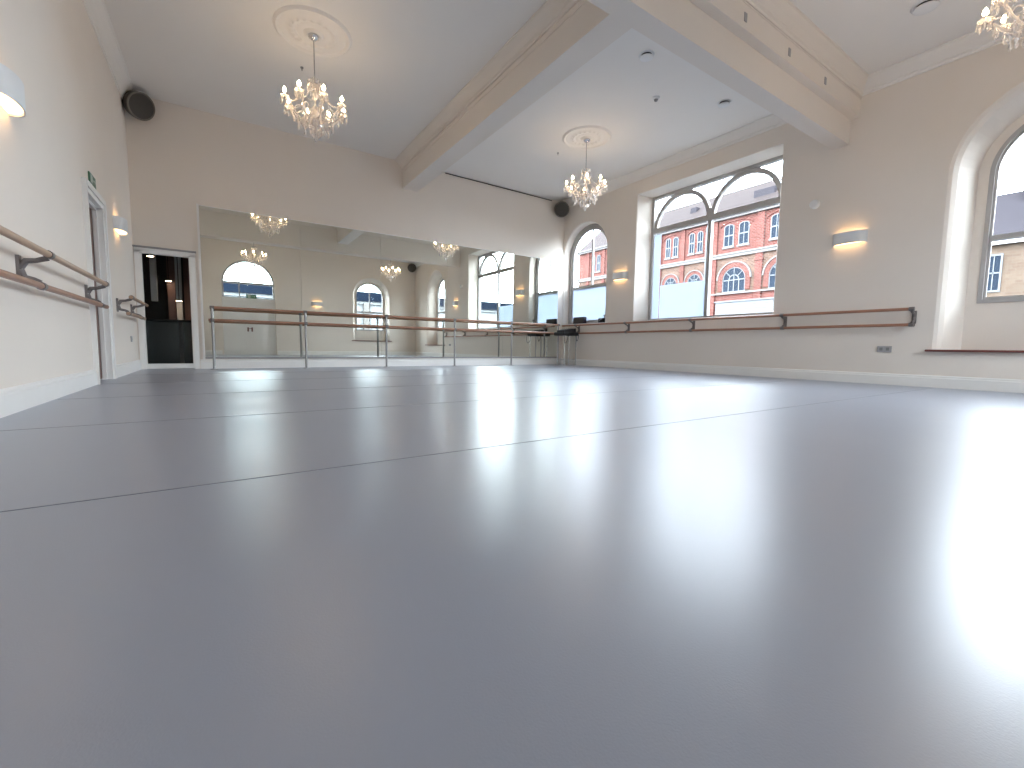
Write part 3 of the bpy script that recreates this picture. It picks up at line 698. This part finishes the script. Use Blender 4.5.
ch = make_chandelier()
CH = [(2.45, 13.72, 'crystal chandelier with candle bulbs hanging at the upper left', 'round plaster ceiling rose above the upper left chandelier'),
      (12.70, 13.82, 'crystal chandelier hanging between the long beam and the big window, above the small arched window', 'round plaster ceiling rose above the chandelier near the small arched window'),
      (12.95, 1.80, 'crystal chandelier cut by the top right corner of the view', 'round plaster ceiling rose above the top right chandelier'),
      (2.42, 2.0, 'crystal chandelier seen only in the mirror, in front of the arched rear door', 'round plaster ceiling rose over the chandelier seen only in the mirror')]
for i, (x, y, lb, lr) in enumerate(CH):
    c = ch if i == 0 else copy_tree(ch)
    c.location = (x*U, y*U, ZC*U)
    tag(c, lb, 'chandelier', 'crystal chandeliers')
    rose(x, y, lr)

def ceiling_valve(x, y, label, r=.20):
    o = empty('ceiling_vent', (x, y, ZC), label, 'vent', 'round white ceiling vents')
    MB().lathe([(r*.85, ZC-.02), (r*1.05, ZC-.025), (r*1.12, ZC-.012), (r*1.15, ZC), (r*.85, ZC)], (x, y, 0), 24, caps=False).build('outer_ring', 'white', o, smooth=True)
    MB().lathe([(.001, ZC-.11), (r*.7, ZC-.105), (r*.93, ZC-.08), (r*.93, ZC-.065), (.001, ZC-.065)], (x, y, 0), 24).build('centre_disc', 'white', o, smooth=True)
    MB().lathe([(.001, ZC-.065), (r*.75, ZC-.065), (r*.75, ZC-.005), (.001, ZC-.005)], (x, y, 0), 16).build('vent_throat', 'dark', o)
ceiling_valve(10.62, 9.12, 'round white ceiling vent left of the ceiling sensor, beside the beam corner', .20)
ceiling_valve(14.78, 9.22, 'round white ceiling vent right of the ceiling sensor, above the big window', .20)
ceiling_valve(14.72, 4.0, 'round white ceiling vent near the top right chandelier', .26)
o = empty('ceiling_sensor', (12.62, 10.36, ZC), 'small grey ceiling sensor between two round vents', 'sensor')
MB().lathe([(.001, ZC), (.12, ZC), (.12, ZC-.05), (.07, ZC-.07), (.001, ZC-.07)], (12.62, 10.36, 0), 18).build('sensor_base', 'white', o, smooth=True)
MB().lathe([(.001, ZC-.07), (.07, ZC-.07), (.055, ZC-.12), (.001, ZC-.135)], (12.62, 10.36, 0), 14).build('sensor_lens', 'grey', o, smooth=True)
for x, y, lb in ((2.42, 15.55, 'tiny ceiling hook beyond the upper left chandelier'), (12.64, 15.57, 'tiny ceiling hook beyond the chandelier near the small arched window')):
    MB().lathe([(.001, ZC), (.045, ZC), (.045, ZC-.03), (.015, ZC-.04), (.015, ZC-.10), (.001, ZC-.10)], (x, y, 0), 10).build('ceiling_hook', 'steel', label=lb, cat='hook')
MB().tube([(9.55, YF-.03, 9.47), (12.8, YF-.03, 9.455), (16.25, YF-.03, 9.43)], .022, 8).build('ceiling_shadow_gap', 'dark', label='thin dark line for the shadow gap along the top of the far wall', cat='cable')  # dark tube stands in for the shaded slit where wall meets ceiling
# wall sensor, sockets
m = MB().lathe([(.001, 0), (.15, 0), (.15, -.10), (.12, -.13), (.001, -.13)], (XR, 7.19, 6.03), 20, 'x'); m.build('wall_sensor', 'white', smooth=True, label='small round white alarm on the right wall beside the big window', cat='sensor')
def socket(x, s, y, z, w_, h_, label, n):
    o = empty('wall_socket', (x, y, z-h_/2), label, 'socket')
    MB().bbox(min(x, x+s*.03), max(x, x+s*.03), y-w_/2, y+w_/2, z-h_/2, z+h_/2, .008).build('face_plate', 'socket', o)
    for i in range(n):
        yy = y+(i-(n-1)/2)*w_*.45
        MB().box(min(x+s*.03, x+s*.034), max(x+s*.03, x+s*.034), yy-w_*.14/n*1.6, yy+w_*.14/n*1.6, z-h_*.25, z+h_*.25).build('outlet', 'socket_hole', o)
socket(XR, -1, 4.96, 1.10, .36, .19, 'grey double socket on the right wall under the end of the barre', 2)
socket(XL, 1, 19.0, 1.08, .19, .19, 'grey single socket on the left wall below the short barre', 1)

# ------------------------------------------------------------------ corner table and things on the sill
tb = empty('side_table', (16.5, 19.15, 0), 'black narrow folding table with thin legs in the far right corner', 'table')
MB().bbox(15.90, 17.02, 18.72, 19.6, 1.68, 1.87, .03).build('tabletop', 'dark', tb)
for (x, y, mt) in ((16.05, 18.82, 'chrome'), (16.9, 18.82, 'steel'), (16.05, 19.42, 'steel'), (16.9, 19.42, 'chrome')):
    MB().tube([(x, y, 0), (x, y, 1.68)], .03, 8).build('leg', mt, tb, smooth=True)
MB().tube([(16.05, 18.82, .35), (16.05, 19.42, .35)], .018, 6).tube([(16.9, 18.82, .35), (16.9, 19.42, .35)], .018, 6).tube([(16.05, 19.12, .35), (16.9, 19.12, .35)], .018, 6).build('stretcher', 'steel', tb)
mx_ = empty('music_mixer', (16.4, 19.1, 1.87), 'black mixer with knobs lying on the corner table', 'mixer')
m = MB(); m.prism([(15.98, 1.87), (16.86, 1.87), (16.86, 2.10), (15.98, 1.97)], 'y', 18.80, 19.42); m.build('mixer_body', 'dark', mx_)
m = MB()
for i in range(5):
    for j in range(3): m.lathe([(.001, 1.95), (.02, 1.95), (.02, 2.04+.02*i), (.001, 2.04+.02*i)], (16.12+.14*i, 18.95+.14*j, 0), 8)
m.build('knobs', 'grey', mx_)
cb = [(16.0, 18.68, 1.84), (15.93, 18.66, 1.78), (15.9, 18.66, 1.5), (15.98, 18.67, 1.25), (16.12, 18.68, 1.42), (16.2, 18.68, 1.74)]
def smooth_path(P, n=6):
    P = [Vector(p) for p in P]; out = []
    for i in range(len(P)-1):
        p0, p1, p2, p3 = P[max(i-1,0)], P[i], P[i+1], P[min(i+2, len(P)-1)]
        for k in range(n):
            t = k/n; out.append(tuple(.5*((2*p1)+(p2-p0)*t+(2*p0-5*p1+4*p2-p3)*t*t+(3*p1-p0-3*p2+p3)*t**3)))
    out.append(tuple(P[-1])); return out
MB().tube(smooth_path(cb), .016, 6).build('audio_cable', 'dark', smooth=True, label='black cable looping down from the corner table edge', cat='cable')
MB().tube(smooth_path([(16.75, 18.68, 1.74), (16.78, 18.67, 1.5), (16.85, 18.67, 1.38), (16.93, 18.67, 1.55), (16.96, 18.68, 1.74)]), .014, 6).build('audio_cable', 'dark', smooth=True, label='short black cable loop hanging under the corner table beside the right wall', cat='cable')
sb = empty('small_speaker', (17.46, 19.18, 2.38), 'dark box speaker on the small arched window sill', 'speaker')
MB().bbox(17.34, 17.60, 18.72, 19.62, 2.38, 2.78, .03).build('cabinet', 'purple', sb)
MB().box(17.325, 17.34, 18.78, 19.56, 2.43, 2.73).build('front_grille', 'grille', sb)
mg = empty('mug_like_gadget', (17.46, 17.35, 2.38), 'small dark gadget with a raised knob on the small arched window sill', 'gadget')  # simple stand-in for a mug-like thing on the sill
MB().bbox(17.36, 17.58, 17.24, 17.60, 2.38, 2.64, .03).build('body', 'dark', mg)
MB().lathe([(.001, 2.64), (.03, 2.64), (.03, 2.72), (.07, 2.74), (.07, 2.82), (.001, 2.84)], (17.46, 17.22, 0), 12).build('knob', 'grey', mg)
MB().tube([(17.36, 17.5, 2.5), (17.28, 17.4, 2.52), (17.36, 17.28, 2.6)], .018, 6).build('handle', 'grey', mg)

# ------------------------------------------------------------------ outside: street, buildings
MB().add([(-70, -70, ZG), (120, -70, ZG), (120, 120, ZG), (-70, 120, ZG)], [(0,1,2,3)]).build('ground', 'asphalt', kind='structure')
K = 52/35.0
def fy(y): return y*K
def fz(z): return 1+(z-1)*K
XB = 52.0
bb = empty('brick_building', (XB+5, 40, ZG), 'red brick terrace with arched windows across the street', 'building')
Y0, Y1 = fy(14.4), fy(38.8)
# openings of the facade
bays = [(16.45, 1), (20.15, 1), (23.75, 0), (26.2, 0), (28.65, 0), (31.1, 0), (33.55, 0), (36.0, 0)]
PX = XB
m = MB().box(PX, PX+10, Y0, Y1, fz(8.8), fz(11.75)); m.build('upper_wall', 'brick', bb)
m = MB().box(PX, PX+10, Y0, Y1, fz(5.6), fz(8.8)); m.build('middle_wall', 'brick2', bb)
m = MB().box(PX, PX+10, Y0, Y1, ZG, fz(5.6)); m.build('lower_wall', 'brick', bb)
m = MB().box(PX-.35, PX, Y0, Y1, fz(8.52), fz(8.85)).box(PX-.5, PX, Y0, Y1, fz(8.74), fz(8.85)); m.build('string_course', 'stone_trim', bb)
m = MB().box(PX-.35, PX, Y0, Y1, fz(5.55), fz(5.68)); m.build('sill_band', 'stone_trim', bb)
m = MB().box(PX-.5, PX, Y0, Y1, fz(11.62), fz(11.78)).box(PX-.75, PX, Y0, Y1, fz(11.78), fz(11.90)); m.build('eaves_gutter', 'stone_trim', bb)
m = MB().prism([(PX-.6, fz(11.85)), (PX+9, fz(11.85)), (PX+9, fz(15.0)), (PX+5.0, fz(15.0))], 'y', Y0-.3, Y1+.1); m.build('roof', 'roofred', bb)
m = MB().box(PX+1.8, PX+2.6, fy(18.0), fy(19.6), fz(13.15), fz(13.75)); m.build('skylight', 'slate', bb)
for yy in (24.9, 30.2):
    m = MB().box(PX+2.2, PX+3.0, fy(yy), fy(yy)+.9, fz(13.3), fz(13.9)); m.build('skylight', 'slate', bb)
# pilasters and downpipe
for py, wd in ((18.2, .27), (22.05, .33), (25.0, .18), (27.45, .18), (29.9, .18), (32.3, .18), (34.8, .18), (37.2, .18), (14.8, .3)):
    m = MB().box(PX-.22, PX, fy(py-wd), fy(py+wd), ZG, fz(11.62)); m.box(PX-.3, PX, fy(py-wd-.06), fy(py+wd+.06), fz(7.95), fz(8.08)); m.box(PX-.3, PX, fy(py-wd-.06), fy(py+wd+.06), fz(5.5), fz(5.62))
    m.build('pilaster', 'brick', bb)
m = MB().tube([(PX-.35, fy(22.62), ZG), (PX-.35, fy(22.62), fz(11.2)), (PX-.5, fy(22.4), fz(11.55))], .13, 8); m.build('downpipe', 'shopwhite', bb, smooth=True)
def seg_arch(c, r, s, rise, b, n=10):
    return [(c-r, b)] + [(c-r*math.cos(PI*i/n), s+rise*math.sin(PI*i/n)) for i in range(n+1)] + [(c+r, b)]
def out_window(c, r, s, rise, b, full, parent):
    w_ = MB(); fo = seg_arch(c, r, s, rise, b); fi = seg_arch(c, r-.10, s, max(rise-.10, .02), b+.12)
    ring_frame(w_, 'x', PX-.10, PX+.02, fo, fi)
    if full:
        ro = [(c-r*.48*math.cos(PI*i/10), s-.1+r*.48*math.sin(PI*i/10)) for i in range(11)]
        ri = [(c-r*.38*math.cos(PI*i/10), s-.1+r*.38*math.sin(PI*i/10)) for i in range(11)]
        w_.loft([[(PX-.09, u, z) for u, z in ro], [(PX-.09, u, z) for u, z in ri]], False)
        w_.box(PX-.1, PX-.02, c-r, c+r, s-.16, s-.04)
        for u in (-.45, 0, .45): w_.box(PX-.09, PX-.02, c+u*r-.05, c+u*r+.05, b, s-.05 if u else s+r*.5)
        for q in (.25, .5, .75):
            a = PI*q; w_.loft([[(PX-.09, c-k_*r*math.cos(a)+e*math.sin(a), s-.1+k_*r*math.sin(a)+e*math.cos(a)) for e in (-.05, .05)] for k_ in (.45, .97)], False)
    else:
        w_.box(PX-.09, PX-.02, c-r, c+r, (b+s+rise)/2-.07, (b+s+rise)/2+.07); w_.box(PX-.08, PX-.02, c-.035, c+.035, b, s+rise*.9)
    f = w_.build('window', 'shopwhite', parent)
    g = MB(); g.add([(PX-.03, u, z) for u, z in fo], [tuple(range(len(fo)))]); g.build('window_glass', 'darkglass', f)
def arch_ring(c, r0, r1, s, name, mt, d, leg=0):
    m = MB(); o1 = [(c-r1, s-leg)] + [(c-r1*math.cos(PI*i/16), s+r1*math.sin(PI*i/16)) for i in range(17)] + [(c+r1, s-leg)]
    o2 = [(c-r0, s-leg)] + [(c-r0*math.cos(PI*i/16), s+r0*math.sin(PI*i/16)) for i in range(17)] + [(c+r0, s-leg)]
    m.loft([[(PX-d, u, z) for u, z in o1], [(PX-d, u, z) for u, z in o2], [(PX, u, z) for u, z in o2], [(PX, u, z) for u, z in o1], [(PX-d, u, z) for u, z in o1]], False)
    m.build(name, mt, bb)
for c, big in bays:
    cc = fy(c); hw = (.42 if big else .27)*K; gap = (.62 if big else .40)*K
    for sgn in (-1, 1):
        out_window(cc+sgn*gap, hw, fz(10.95), .25*K, fz(9.4), False, bb)
        MB().box(PX-.2, PX, cc+sgn*gap-hw-.1, cc+sgn*gap+hw+.1, fz(9.28), fz(9.4)).build('sill', 'stone_trim', bb)
    # relieving arch over the pair
    w2 = (1.35 if big else .86)*K; m = MB()
    o1 = [(cc-w2*math.cos(PI*i/12), fz(11.08)+.42*K*math.sin(PI*i/12)) for i in range(13)]; o2 = [(u, z-.10*K) for u, z in o1]
    m.loft([[(PX-.14, u, z) for u, z in o1], [(PX-.14, u, z) for u, z in o2], [(PX, u, z) for u, z in o2]], False); m.build('brick_arch', 'brick', bb)
    R_ = (1.44 if big else .98)*K; sp_ = fz(6.75 if big else 6.95)
    arch_ring(cc, R_*.66, R_*.93, sp_, 'arch_ring', 'brick', .15, .9*K)
    arch_ring(cc, R_*.93, R_*1.0, sp_, 'arch_hood', 'stone_trim', .25)
    out_window(cc, R_*.66, sp_, R_*.66, fz(5.7), True, bb)
m = MB().box(PX-.5, PX, fy(15.6), fy(21.6), fz(4.9), fz(5.0)).box(PX-.35, PX, fy(15.7), fy(21.5), fz(3.2), fz(4.9)); m.build('shop_fascia', 'shopwhite', bb)
m = MB()
for z in (3.5, 3.9, 4.3, 4.65): m.box(PX-.38, PX-.35, fy(15.7), fy(21.5), fz(z), fz(z)+.05)
m.build('fascia_boards', 'stone_trim', bb)

st = empty('stone_cottage', (XB+4, 4, ZG), 'brown stone house with slate roof outside the near arched window', 'building')
MB().box(XB, XB+8, -16, 9.35, ZG, 9.75).build('wall', 'stone', st)
MB().prism([(XB-.6, 9.7), (XB+8, 9.7), (XB+8, 14.6), (XB+4.2, 14.6)], 'y', -16.3, 9.6).build('roof', 'slate', st)
MB().box(XB-.7, XB-.4, -16.3, 9.6, 9.6, 9.85).build('gutter', 'grey', st)
for y in (8.45, 3.6, -1.4, -6.5):
    m = MB(); ring_frame(m, 'x', XB-.1, XB+.05, rect(y, .48, 8.95, 5.95), rect(y, .36, 8.8, 6.1)); m.box(XB-.08, XB, y-.4, y+.4, 7.4, 7.52).box(XB-.08, XB, y-.03, y+.03, 6, 8.9)
    f = m.build('window', 'shopwhite', st)
    MB().box(XB-.03, XB-.01, y-.36, y+.36, 6.1, 8.8).build('window_glass', 'darkglass', f)
m = MB().box(XB+3, XB+4.4, 6.2, 7.6, 11.0, 15.6); m.build('chimney', 'stone', st)

nb = empty('navy_canopy_building', (20, -26, ZG), 'pale building with a dark navy fascia behind the rear windows, seen in the mirror', 'building')
MB().box(-30, 75, -32, -25, ZG, 6.9).build('wall', 'pale', nb)
MB().box(-30, 75, -32.5, -24.2, 7.3, 8.6).build('fascia', 'navy', nb)
MB().box(-30, 75, -32, -24.6, 6.9, 7.3).build('soffit', 'pale', nb)
for x in (0, 9, 18, 27, 36, 45): MB().box(x-.4, x+.4, -24.9, -24.2, ZG, 7.0).build('column', 'stone_trim', nb)
